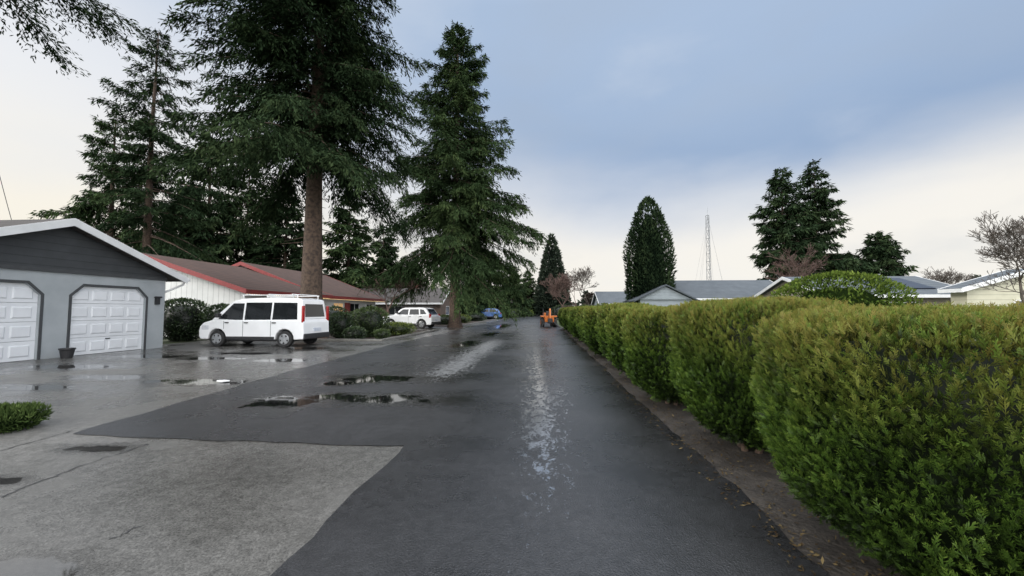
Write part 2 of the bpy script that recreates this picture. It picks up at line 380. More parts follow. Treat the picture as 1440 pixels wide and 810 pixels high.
def blob(n,prof,sx,sy,pw,seed,ll,lw,cols,stops,lump=.12,inward=.3,upk=.5,frond=0,goldtop=None,spread=.6,core=.72,zlo=0,nl=5,nw=1.0,tipk=.12,lumptint=.30,lowdark=0):
    r=np.random.default_rng(seed)
    pr=np.array(prof,dtype=float); seg=np.diff(pr,axis=0); ln=np.hypot(seg[:,0]*max(sx,sy),seg[:,1])
    wgt=ln*((pr[:-1,0]+pr[1:,0])*.5+.06); wgt/=wgt.sum()
    si=r.choice(len(seg),n,p=wgt); f=r.random(n)
    rr=pr[si,0]+seg[si,0]*f; zz=pr[si,1]+seg[si,1]*f
    az=r.uniform(0,2*PI,n)
    tz=seg[si,1]/np.maximum(ln[si],1e-6); trr=seg[si,0]*max(sx,sy)/np.maximum(ln[si],1e-6)
    se=1/(np.abs(np.cos(az))**pw+np.abs(np.sin(az))**pw)**(1/pw)
    ph=r.uniform(0,6.28,8)
    lm=(np.sin(az*nl+ph[0]+2*np.sin(zz*5/zz.max()+ph[1]))+np.sin(az*(nl*2+1)+ph[2]+zz*9/zz.max())+np.sin(zz*14/zz.max()+ph[3]+az*2)+.8*np.sin(az*(nl*3+2)+ph[4]-zz*17/zz.max()))/3.8
    lf=1+lump*lm
    dep=r.random(n)**2*inward
    k=lf*(1-dep)
    N=nrm(np.stack([np.cos(az)*tz,np.sin(az)*tz,-trr],axis=1))
    P=np.stack([np.cos(az)*se*rr*sx*k,np.sin(az)*se*rr*sy*k,zz+N[:,2]*lump*lm*.4*min(sx,sy)-dep*.15*np.maximum(N[:,2],0)],axis=1)
    P[:,2]=np.maximum(P[:,2],zlo+.02)
    D=nrm(N*nw+np.array([[0,0,upk]])+r.normal(0,spread,(n,3)))
    S=nrm(np.cross(D,r.normal(0,1,(n,3))+N*.2))
    tint=.48+lumptint*lm-1.1*dep+.16*N[:,2]+r.normal(0,.13,n)-lowdark*np.clip(1-zz/(.6*zz.max()),0,1)  # shade put into leaf colour: recesses, inside and base darker, upper faces lighter
    if frond:
        Vs=[];Fs=[];ts=[];off=0
        Lf=ll*r.uniform(.6,1.35,n)
        S=nrm(np.cross(D,N+r.normal(0,1.0,(n,3))))
        for q in range(frond):
            u=(q+.3)/frond
            for sd in (-1,1):
                d=nrm(D*.88+S*sd*.47+r.normal(0,.16,(n,3)))
                nn_=np.cross(D,S); s2=np.cross(nn_,d)
                V,Fc=diam(P+D*(Lf*u)[:,None]*.85,d,s2,Lf*(.50*(1-.55*u))*r.uniform(.7,1.25,n),lw*np.ones(n)*(1-.3*u),.6)
                Vs.append(V);Fs.append(Fc+off);off+=len(V)
                tq=np.repeat(tint+tipk*(u-.35),4).reshape(-1,4); tq[:,2]+=.10; ts.append(tq.ravel())
        V,Fc=diam(P,D,S,Lf*1.05,lw*np.ones(n)*.8,.5); Vs.append(V);Fs.append(Fc+off);off+=len(V);ts.append(np.repeat(tint,4))
        V=np.concatenate(Vs);Fc=np.concatenate(Fs);tt=np.concatenate(ts)
    else:
        V,Fc=diam(P,D,S,ll*r.uniform(.6,1.3,n),lw*r.uniform(.7,1.25,n)); tt=np.repeat(tint,4)
    col=pal(tt,cols,stops)
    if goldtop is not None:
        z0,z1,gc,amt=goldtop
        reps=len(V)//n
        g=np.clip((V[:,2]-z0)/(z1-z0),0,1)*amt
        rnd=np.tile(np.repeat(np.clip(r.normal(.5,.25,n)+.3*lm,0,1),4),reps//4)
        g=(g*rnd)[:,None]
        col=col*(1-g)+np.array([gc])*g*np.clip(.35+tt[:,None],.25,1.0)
    if core:  # added dark inner shell, coloured to stand in for the shaded interior
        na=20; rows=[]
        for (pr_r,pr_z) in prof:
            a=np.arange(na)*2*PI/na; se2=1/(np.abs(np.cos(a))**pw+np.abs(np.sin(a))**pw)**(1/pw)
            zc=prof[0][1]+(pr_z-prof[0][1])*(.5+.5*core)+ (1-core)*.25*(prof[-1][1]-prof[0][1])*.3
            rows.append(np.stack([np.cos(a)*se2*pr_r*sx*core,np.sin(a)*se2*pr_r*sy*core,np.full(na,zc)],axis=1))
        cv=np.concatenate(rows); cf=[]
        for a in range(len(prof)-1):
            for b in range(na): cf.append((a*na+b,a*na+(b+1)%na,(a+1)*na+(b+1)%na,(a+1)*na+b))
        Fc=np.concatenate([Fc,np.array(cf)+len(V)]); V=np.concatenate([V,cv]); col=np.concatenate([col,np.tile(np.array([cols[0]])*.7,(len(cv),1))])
    return V,Fc,col
RND=[(.25,.04),(.7,.12),(.96,.38),(1,.6),(.85,.82),(.5,.96),(0,1.0)]
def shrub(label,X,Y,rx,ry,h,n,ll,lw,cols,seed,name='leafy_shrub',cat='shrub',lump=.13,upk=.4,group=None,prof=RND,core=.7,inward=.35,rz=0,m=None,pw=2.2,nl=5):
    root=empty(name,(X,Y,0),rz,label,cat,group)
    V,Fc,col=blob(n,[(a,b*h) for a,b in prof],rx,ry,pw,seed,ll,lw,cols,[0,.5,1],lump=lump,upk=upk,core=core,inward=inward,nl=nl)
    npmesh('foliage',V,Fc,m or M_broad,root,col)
    mb=MB()
    for q in range(4):
        a=q*1.7+seed; mb.tube((.05*math.cos(a),.05*math.sin(a),0),(rx*.45*math.cos(a),ry*.45*math.sin(a),h*.5),.03,.015,6)
    mb.build('stem',M_bark,root)
    return root
def bare(label,X,Y,H,seed,spread=.55,lev=6,m=None,tw=.02,name='bare_tree',group=None,tr=.14,lean=0,trunkf=.22,nch=(2,3)):
    rg=random.Random(seed); A=[];B=[]
    def grow(p,d,l,r,q):
        ns=2
        for i in range(ns):
            d=(d+Vector((rg.gauss(0,.12),rg.gauss(0,.12),rg.gauss(.03,.08)))).normalized()
            p2=p+d*l/ns; r2=max(r*.86,tw)
            (A if q<1 else B).append([*p,*p2,r,r2]); p=p2; r=r2
            if q>0 and rg.random()<.5 and q<lev:
                e=(d+Vector((rg.gauss(0,1),rg.gauss(0,1),rg.gauss(.1,.5)))*.8).normalized(); grow(p,e,l*.6,max(r*.55,tw),q+1+(rg.random()<.4))
        if q>=lev: return
        for i in range(rg.choice(nch)):
            e=(d*1.0+Vector((rg.gauss(0,spread),rg.gauss(0,spread),rg.gauss(.12,spread*.6)))).normalized()
            grow(p,e,l*rg.uniform(.66,.86),max(r*.7,tw),q+1)
    grow(Vector((0,0,0)),Vector((lean,0,1)).normalized(),H*trunkf,tr,0)
    zmax=max(s[5] for s in B); k=H/zmax
    root=empty(name,(X,Y,0),0,label,'tree',group)
    for nm,S in (('trunk',A),('branches',B)):
        S=np.array(S); S[:,:6]*=k
        V,Fc=segmesh(S,5 if nm=='trunk' else 3); npmesh(nm,V,Fc,m or M_twig,root)
    return root
# ------------------------------------------------------------------ world and sun
w=bpy.data.worlds.new('World'); SC.world=w; w.use_nodes=True; nt=w.node_tree; L=nt.links.new
bg=nt.nodes['Background']; bg.inputs['Strength'].default_value=.1
SE,SR=math.radians(26),math.radians(-118)
sky=nn(nt,'ShaderNodeTexSky',sky_type='NISHITA'); sky.sun_disc=False; sky.sun_elevation=SE; sky.sun_rotation=SR
tc=nn(nt,'ShaderNodeTexCoord'); sx=nn(nt,'ShaderNodeSeparateXYZ'); L(tc.outputs['Generated'],sx.inputs[0])
def M(op,a,b=None,c=None,clamp=False):
    n=nn(nt,'ShaderNodeMath',operation=op); n.use_clamp=clamp
    for i,v in enumerate((a,b,c)):
        if v is None: continue
        if isinstance(v,(int,float)): n.inputs[i].default_value=v
        else: L(v,n.inputs[i])
    return n.outputs[0]
def smooth(v,a,b,c=0,d=1):
    n=nn(nt,'ShaderNodeMapRange',interpolation_type='SMOOTHSTEP'); L(v,n.inputs['Value'])
    n.inputs['From Min'].default_value=a; n.inputs['From Max'].default_value=b; n.inputs['To Min'].default_value=c; n.inputs['To Max'].default_value=d; return n.outputs['Result']
def mixc(f,a,b):
    n=nn(nt,'ShaderNodeMix',data_type='RGBA')
    if isinstance(f,float): n.inputs['Factor'].default_value=f
    else: L(f,n.inputs['Factor'])
    for k,v in (('A',a),('B',b)):
        if isinstance(v,tuple): n.inputs[k].default_value=(*v,1)
        else: L(v,n.inputs[k])
    return n.outputs['Result']
def cloudnoise(sc,loc,scale,det=6,ro=.5,dist=.3):
    mp=nn(nt,'ShaderNodeMapping'); mp.inputs['Scale'].default_value=scale; mp.inputs['Location'].default_value=loc; L(tc.outputs['Generated'],mp.inputs['Vector'])
    cn=nn(nt,'ShaderNodeTexNoise'); cn.inputs['Scale'].default_value=sc; cn.inputs['Detail'].default_value=det; cn.inputs['Roughness'].default_value=ro; cn.inputs['Distortion'].default_value=dist
    L(mp.outputs[0],cn.inputs['Vector']); return cn.outputs['Fac']
cf=cloudnoise(1.4,(.3,.1,.2),(1,1,2.4),6,.48,.2); cg=cloudnoise(2.2,(1.3,.4,.7),(.9,1,2.2),7,.52,.15)
X_,Y_,Z_=sx.outputs
zw=M('ADD',Z_,M('MULTIPLY',M('SUBTRACT',cf,.5),.28))
a=M('MULTIPLY',M('DIVIDE',M('SUBTRACT',zw,.15),.31),M('MULTIPLY_ADD',X_,1.0,1.0))
blue=smooth(a,0,1.0)
warm=mixc(smooth(X_,.3,-.8),(9.7,9.3,8.6),(9.9,9.3,8.1))
hi=mixc(smooth(zw,.12,.42),warm,(9.2,9.3,9.5))
bl=mixc(smooth(zw,.22,.60),(3.0,4.15,6.1),(4.3,5.5,7.4))
colr=mixc(blue,hi,bl)
colr=mixc(M('MULTIPLY',smooth(cg,.48,.70),.24),colr,(8.0,8.4,9.0))
colr=mixc(M('MULTIPLY',smooth(cg,.50,.32),.26),colr,(4.2,4.95,6.1))
zen=mixc(smooth(Z_,.62,.85),colr,(29.,30.,31.5))  # zenith brightened well beyond the visible sky, added fill for the ground
bk=mixc(smooth(Y_,.0,-.45),zen,(29.,29.2,29.4))  # sky behind the camera brightened too, added fill out of view
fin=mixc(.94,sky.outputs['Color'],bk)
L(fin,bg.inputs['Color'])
sun=bpy.data.lights.new('sun','SUN'); sun.energy=1.5; sun.angle=math.radians(16); sun.color=(1,.95,.86)
so=bpy.data.objects.new('sun',sun); C.objects.link(so)
sd=Vector((math.sin(SR)*math.cos(SE),math.cos(SR)*math.cos(SE),math.sin(SE)))
so.rotation_euler=sd.to_track_quat('Z','Y').to_euler()
# ------------------------------------------------------------------ ground sheets
def sheet(name,pts,z,m,jag=0,step=.35,kind='structure',seed=3):
    rg=random.Random(seed); out=[]
    n=len(pts)
    for i in range(n):
        a=Vector((*pts[i],0)); b=Vector((*pts[(i+1)%n],0)); l=(b-a).length
        k=max(1,min(int(l/step),400)) if jag else 1
        nv=Vector((-(b-a).y,(b-a).x,0)).normalized(); o=0
        for q in range(k):
            f=q/k; o=o*.7+rg.gauss(0,jag) if q else 0
            p=a.lerp(b,f)+nv*o; out.append((p.x,p.y,z))
    bm=bmesh.new(); f=bm.faces.new([bm.verts.new(p) for p in out])
    bmesh.ops.triangulate(bm,faces=[f]); bmesh.ops.recalc_face_normals(bm,faces=bm.faces)
    for q in bm.faces:
        if q.normal.z<0: q.normal_flip()
    me=bpy.data.meshes.new(name); bm.to_mesh(me); bm.free(); me.materials.append(m)
    o=bpy.data.objects.new(name,me); C.objects.link(o); o['kind']=kind; return o
sheet('ground',[(-1500,-400),(1500,-400),(1500,2500),(-1500,2500)],0,M_grass)
sheet('driveway',[(-34,-6),(-1.0,-6),(-1.0,6),(-5.4,6),(-5.4,130),(-7.4,130),(-7.4,66.5),(-20,66.5),(-20,61),(-7.4,61),(-7.4,35),(-19,35),(-19,29),(-7.5,29),(-7.6,18.6),(-16.5,18.9),(-16.5,7.2),(-34,7.2)],.004,M_conc)
ax,ay=gnd(102,611); bx,by=gnd(463,627); cx,cy=gnd(568,628)
sheet('road',[(-1.52,-5),(1.58,-5),(1.58,34),(1.8,60),(2.2,130),(-5.9,130),(-6.1,60),(-6.2,30),(-6.5,17),(-6.1,9),(ax,ay),(bx,by),(cx,cy)],.012,M_asph,jag=.018,step=.22)
sheet('soil_strip',[(1.45,-5),(3.3,-5),(3.3,34),(1.45,34)],.006,M_soil,jag=.03)
sheet('cross_road',[(-60,100),(60,100),(60,106),(-60,106)],.010,M_asph)
sheet('planting_bed',[(-7.75,18.75),(-7.7,28.8),(-17,28.8),(-17,19.05)],.008,M_bed)
sheet('far_planting_bed',[(-7.5,35.2),(-7.5,60.8),(-12,60.8),(-12,35.2)],.008,M_bed)
mb=MB(); mb.box(-16.4,-7.62,18.62,18.76,0,.11); mb.box(-7.74,-7.6,18.76,28.9,0,.11); o=mb.build('kerb',M_kerb,None,.015); o['kind']='structure'
mb=MB(); mb.box(-7.5,-7.36,35.2,60.8,0,.11); o=mb.build('kerb',M_kerb,None,.015); o['kind']='structure'
def crack(pts,wd,z=.0085,seed=1):
    rg=random.Random(seed); P=[]
    for a,b in zip(pts,pts[1:]):
        for q in range(12): P.append((a[0]+(b[0]-a[0])*q/12+rg.gauss(0,.012),a[1]+(b[1]-a[1])*q/12+rg.gauss(0,.012)))
    bm=bmesh.new(); prev=None
    for i,p in enumerate(P):
        q=P[min(i+1,len(P)-1)]; d=Vector((q[0]-p[0],q[1]-p[1])) if i<len(P)-1 else d
        nv=Vector((-d.y,d.x)).normalized()*wd*rg.uniform(.3,1)
        a=bm.verts.new((p[0]+nv.x,p[1]+nv.y,z)); b=bm.verts.new((p[0]-nv.x,p[1]-nv.y,z))
        if prev: bm.faces.new((prev[0],prev[1],b,a))
        prev=(a,b)
    bmesh.ops.recalc_face_normals(bm,faces=bm.faces)
    me=bpy.data.meshes.new('pavement_crack'); bm.to_mesh(me); bm.free(); me.materials.append(M_trim)
    o=bpy.data.objects.new('pavement_crack',me); C.objects.link(o); o['kind']='structure'
crack([gnd(0,700),gnd(110,658),gnd(218,622)],.010,seed=2)
crack([gnd(150,762),gnd(205,738)],.008,seed=3)
crack([gnd(-20,640),gnd(90,610),gnd(102,606)],.010,seed=4)
# ------------------------------------------------------------------ buildings
def gable(root,a0,a1,b0,b1,ze,zr,axis,oh,wm,rm,fm,rt=.14,ohb=.4,fh=.2):
    def T(a,b,z): return (a,b,z) if axis=='Y' else (b,a,z)
    am=(a0+a1)/2; sl=(zr-ze)/(am-a0)
    mb=MB(); mb.loft([T(a0,b0,0),T(a1,b0,0),T(a1,b0,ze),T(am,b0,zr),T(a0,b0,ze)],[T(a0,b1,0),T(a1,b1,0),T(a1,b1,ze),T(am,b1,zr),T(a0,b1,ze)])
    mb.build('wall',wm,root)
    mb=MB()
    B0,B1=b0-ohb,b1+ohb; e=.012
    for sg,ae in ((-1,a0-oh),(1,a1+oh)):
        z_e=ze-sl*oh+e
        mb.loft([T(ae,B0,z_e),T(am,B0,zr+e),T(am,B0,zr+rt),T(ae,B0,z_e+rt)],[T(ae,B1,z_e),T(am,B1,zr+e),T(am,B1,zr+rt),T(ae,B1,z_e+rt)])
    rf=mb.build('roof',rm,root)
    mb=MB()
    for bb,vv in ((B0,-.035),(B1,.035)):
        for ae in (a0-oh,a1+oh):
            z_e=ze-sl*oh+e
            lo=rt-fh
            mb.poly([T(ae,bb,z_e+lo),T(am,bb,zr+lo),T(am,bb,zr+rt+.02),T(ae,bb,z_e+rt+.02)],T(0,vv,0))
    for ae,vv in ((a0-oh,-.03),(a1+oh,.03)):
        z_e=ze-sl*oh+e
        mb.poly([T(ae,B0,z_e+rt-fh),T(ae,B1,z_e+rt-fh),T(ae,B1,z_e+rt-.01),T(ae,B0,z_e+rt-.01)],T(vv,0,0))
    mb.build('fascia',fm,root)
    return rf
def window(root,x,y,z,wd,h,face,fm=None,gm=None,name='window'):
    mb=MB(); t=.06; d=.05
    def bx(m,u0,u1,z0,z1,d0,d1):
        if face=='+x': m.box(x+d0,x+d1,y+u0,y+u1,z+z0,z+z1)
        elif face=='-x': m.box(x-d1,x-d0,y+u0,y+u1,z+z0,z+z1)
        else: m.box(x+u0,x+u1,y-d1,y-d0,z+z0,z+z1)
    bx(mb,-wd/2,-wd/2+t,0,h,.003,d); bx(mb,wd/2-t,wd/2,0,h,.003,d); bx(mb,-wd/2+t,wd/2-t,0,t,.003,d); bx(mb,-wd/2+t,wd/2-t,h-t,h,.003,d); bx(mb,-.02,.02,t,h-t,.003,d-.01)
    f=mb.build(name,fm or M_white,root)
    mb=MB(); bx(mb,-wd/2+t,wd/2-t,t,h-t,.004,.02); mb.build('pane',gm or M_glass,f)
    return f
GX=-15.2; GM=11.4
g=empty('garage',(GX,GM,0),0,'grey stucco double garage with dark gable boards and two white panel doors','garage')
yl=[(-2.83,-.40),(.40,2.83)]; DH=2.30; ch=.34; HW=3.6; ZE=2.85; ZR=4.22; D=7
mb=MB(); th=.16
mb.box(-th,0,-HW,yl[0][0],0,DH); mb.box(-th,0,yl[0][1],yl[1][0],0,DH); mb.box(-th,0,yl[1][1],HW,0,DH)
for (u0,u1) in yl:
    for a,b in ((u0,ch),(u1,-ch)): mb.poly([(0,a,DH-ch),(0,a+b,DH),(0,a,DH)],(-th,0,0))
mb.box(-th,0,-HW,HW,DH,ZE)
mb.box(-D,-th,HW-th,HW,0,ZE); mb.box(-D,-th,-HW,-HW+th,0,ZE); mb.box(-D,-D+th,-HW+th,HW-th,0,ZE)
mb.build('wall',M_stucco,g)
slp=(ZR-ZE+.0)/HW
mb=MB(); mb.poly([(.03,-HW,ZE-.06),(.03,HW,ZE-.06),(.03,HW,ZE+.005),(.03,0,ZR),(.03,-HW,ZE+.005)],(-.1,0,0)); mb.build('gable_boards',M_gable,g)
mb=MB(); mb.box(.03,.06,-HW-.02,HW+.02,ZE-.17,ZE-.06); mb.build('band_board',M_gtrim,g)
mb=MB(); oh=.5; ohx=.45
for s in (-1,1):
    mb.loft([(ohx,s*(HW+oh),ZE-slp*oh+.02),(ohx,0,ZR+.02),(ohx,0,ZR+.17),(ohx,s*(HW+oh),ZE-slp*oh+.17)],[(-D-.4,s*(HW+oh),ZE-slp*oh+.02),(-D-.4,0,ZR+.02),(-D-.4,0,ZR+.17),(-D-.4,s*(HW+oh),ZE-slp*oh+.17)])
mb.build('roof',M_roofdark,g)
mb=MB()
for s in (-1,1):
    mb.poly([(ohx,s*(HW+oh),ZE-slp*oh-.06),(ohx,0,ZR-.06),(ohx,0,ZR+.185),(ohx,s*(HW+oh),ZE-slp*oh+.185)],(.04,0,0))
mb.build('bargeboard',M_white,g)
for s in (-1,1):
    mb=MB(); yy=s*(HW+oh); z0=ZE-slp*oh
    mb.box(-D-.4,ohx+.04,min(yy,yy+s*.12),max(yy,yy+s*.12),z0+.03,z0+.16); mb.build('gutter',M_white,g,.015)
mb=MB()
zb=ZE-slp*oh
mb.tube((.25,HW+oh+.06,zb+.03),(.25,HW+oh+.06,zb-.1),.04); mb.tube((.25,HW+oh+.06,zb-.1),(-.25,HW+.07,zb-.5),.04); mb.tube((-.25,HW+.07,zb-.5),(-.25,HW+.07,.1),.04)
mb.build('downpipe',M_white,g)
for (u0,u1) in yl:
    mb=MB(); t=.07
    mb.poly([(.002,u0-t,0),(.002,u0,0),(.002,u0,DH-ch),(.002,u0-t,DH-ch+.03)],(.025,0,0))
    mb.poly([(.002,u0-t,DH-ch+.03),(.002,u0,DH-ch),(.002,u0+ch,DH),(.002,u0+ch-.03,DH+t)],(.025,0,0))
    mb.poly([(.002,u0+ch-.03,DH+t),(.002,u0+ch,DH),(.002,u1-ch,DH),(.002,u1-ch+.03,DH+t)],(.025,0,0))
    mb.poly([(.002,u1-ch+.03,DH+t),(.002,u1-ch,DH),(.002,u1,DH-ch),(.002,u1+t,DH-ch+.03)],(.025,0,0))
    mb.poly([(.002,u1+t,DH-ch+.03),(.002,u1,DH-ch),(.002,u1,0),(.002,u1+t,0)],(.025,0,0))
    mb.build('door_frame',M_gtrim,g)
    mb=MB(); w_=u1-u0
    hh=(DH-.02)/4
    for rr in range(4):
        z0=.015+rr*hh
        mb.box(-th+.03,-th+.07,u0+.002,u1-.002,z0,z0+hh-.010)
        for cc in range(4):
            ya=u0+.08+cc*(w_-.1)/4; yb=ya+(w_-.1)/4-.10
            a=[(-th+.071,ya,z0+.10),(-th+.071,yb,z0+.10),(-th+.071,yb,z0+hh-.12),(-th+.071,ya,z0+hh-.12)]
            i=.038; b=[(-th+.092,ya+i,z0+.10+i),(-th+.092,yb-i,z0+.10+i),(-th+.092,yb-i,z0+hh-.12-i),(-th+.092,ya+i,z0+hh-.12-i)]
            mb.loft(a,b)
    dr=mb.build('garage_door',M_door,g)
    mb=MB(); mb.box(-th+.07,-th+.10,(u0+u1)/2-.07,(u0+u1)/2+.07,hh*1.0-.08,hh*1.0-.05); mb.build('handle',M_trim,dr)
mb=MB(); mb.box(.002,.10,HW-.42,HW-.28,1.72,1.98); mb.poly([(.002,HW-.46,1.98),(.14,HW-.46,1.98),(.10,HW-.42,2.04),(.002,HW-.42,2.04)],(0,.22,0)); mb.build('wall_lamp',M_trim,g)
mb=MB(); mb.lathe([(.13,0),(.17,.25),(.19,.27),(.19,.31),(.16,.31),(.15,.28)],(-14.75,11.42,.005),'z',18)
o=mb.build('flower_pot',M_trim,None,smooth=False); tag(o,'small black pot standing between the two garage doors','pot')
hx=-21.7
h1=empty('house',(hx,20,0),0,'white boarded ranch house with red fascia and red brown stepped roof','house')
gable(h1,-6.0,5.6,.5,8.0,2.62,4.50,'Y',.55,M_wsiding,M_roofred,M_fasc,ohb=.6,fh=.24)
rf=gable(h1,-5.9,5.2,8.05,18.5,2.72,4.90,'Y',.75,M_wsiding,M_roofred,M_fasc,ohb=.5,fh=.24)
window(h1,5.2,11.2,.9,1.6,1.2,'+x',gm=M_warm); window(h1,5.2,14.0,.9,1.8,1.2,'+x'); window(h1,5.2,17.0,.9,1.4,1.2,'+x')
window(h1,5.6,4.0,.9,1.8,1.2,'+x')
mb=MB(); mb.box(5.203,5.25,12.3,13.2,.05,2.1); d=mb.build('door',M_fasc,h1); mb=MB(); mb.tube((5.25,13.05,1.0),(5.32,13.05,1.0),.03); mb.build('handle',M_steel,d)
mb=MB()
for q in range(46):
    yy=-.1+q*.18
    mb.tube((6.19,yy,2.36),(6.19,yy,2.31),.016,.010,6)
for q in range(70):
    yy=7.6+q*.165; mb.tube((6.0,yy,2.34),(6.0,yy,2.29),.016,.010,6)
o=mb.build('fairy_lights',M_bulb,h1); o['kind']='stuff'
hb=empty('house',(-17.5,50,0),0,'low brown house with grey roof beyond the white car','house')
rf=gable(hb,-3.5,3.5,-6.5,5.5,2.5,4.15,'X',.6,M_brownw,M_roofdark,M_white); window(hb,5.5,.0,.9,1.6,1.1,'+x'); window(hb,0,-3.5,.9,1.8,1.1,'-y'); window(hb,-3.8,-3.5,.9,1.4,1.1,'-y')
mb=MB(); mb.box(1,1.7,.2,.9,3.6,4.9); mb.build('chimney',M_brick,rf)
hc=empty('house',(-17,71,0),0,'pale house front with grey roof between fir trunk and blue car','house')
gable(hc,-4,4,-6,5,2.6,4.4,'X',.6,M_wsiding,M_roofgrey,M_white); window(hc,1.5,-4,.9,1.8,1.1,'-y'); window(hc,-2.5,-4,.9,1.8,1.1,'-y'); window(hc,5,0,.9,1.6,1.1,'+x')
hd=empty('house',(-4.5,114,0),0,'distant dark roofed house closing the end of the road','house')
gable(hd,-4,4,-7,7,2.6,4.6,'X',.6,M_grayw,M_roofdark,M_white); window(hd,1.5,-4,.9,1.8,1.2,'-y'); window(hd,-3.5,-4,.9,1.8,1.2,'-y'); window(hd,4.8,-4,.9,1.4,1.2,'-y',gm=M_warm)
x0,_,_=onY(930,400,36); x1,_,_=onY(1112,400,36)
he=empty('house',((x0+x1)/2,40,0),0,'blue grey house with long grey roof behind the hedge near the lattice mast','house')
hw=(x1-x0)/2
rf=gable(he,-4.2,4.2,-hw,hw,2.6,4.25,'X',.6,M_grayw,M_roofgrey,M_white); window(he,-2,-4.2,1,1.8,1.2,'-y'); window(he,3,-4.2,1,1.8,1.2,'-y')
mb=MB(); mb.loft([(-hw-2.2,-5.2,2.4),(-hw+2.2,-5.2,2.4),(-hw,-5.2,3.5)],[(-hw-2.2,-1.0,2.4),(-hw+2.2,-1.0,2.4),(-hw,-1.0,3.5)]); mb.build('porch_gable',M_grayw,he)
mb=MB()
for s in (-1,1): mb.loft([(-hw+s*2.7,-5.5,2.20),(-hw,-5.5,3.55),(-hw,-5.5,3.67),(-hw+s*2.7,-5.5,2.32)],[(-hw+s*2.7,-.6,2.20),(-hw,-.6,3.55),(-hw,-.6,3.67),(-hw+s*2.7,-.6,2.32)])
mb.build('porch_roof',M_roofgrey,he)
mb=MB(); mb.box(-hw-2.1,-hw+2.1,-5.0,-4.25,0,2.38); mb.build('porch_wall',M_grayw,he)
x0,_,_=onY(862,420,60)
hf=empty('house',(x0+4,62,0),0,'small grey roofed house beside the dark cypress behind the hedge','house')
gable(hf,-4,4,-6,6,2.5,4.2,'X',.5,M_grayw,M_roofgrey,M_white); window(hf,-2,-4,1,1.8,1.1,'-y')
x0,_,_=onY(1165,400,26); x1,_,_=onY(1365,405,26)
hg=empty('house',((x0+x1)/2,30,0),0,'long grey roofed house with dark solar panels behind the round shrub','house')
hw=(x1-x0)/2
rf=gable(hg,-4,4,-hw,hw,2.45,3.75,'X',.5,M_beige,M_roofgrey,M_white); window(hg,0,-4,.9,1.8,1.1,'-y')
for q in (hw-4.6,hw-2.9):
    zf=lambda yy: 2.45+(yy+4)*1.30/4+.17
    mb=MB(); mb.loft([(q,-3.4,zf(-3.4)),(q+1.5,-3.4,zf(-3.4)),(q+1.5,-.8,zf(-.8)),(q,-.8,zf(-.8))],[(q,-3.42,zf(-3.4)+.06),(q+1.5,-3.42,zf(-3.4)+.06),(q+1.5,-.82,zf(-.8)+.06),(q,-.82,zf(-.8)+.06)]); mb.build('solar_panel',M_solar,rf)
for q in (-.5,1.6):
    mb=MB(); mb.tube((q,-.6,3.4),(q,-.6,4.0),.09,n=8); mb.build('vent_pipe',M_steel,rf)
x0,_,_=onY(1362,405,21)
hh_=empty('house',(x0+3.4,26.5,0),0,'cream house with white trimmed gable at the right edge behind the hedge','house')
gable(hh_,-3.0,3.0,-5,-4.2,2.55,3.45,'Y',.4,M_yelw,M_roofgrey,M_white,ohb=.2,fh=.2); window(hh_,0,-5,.9,1.8,1.1,'-y')
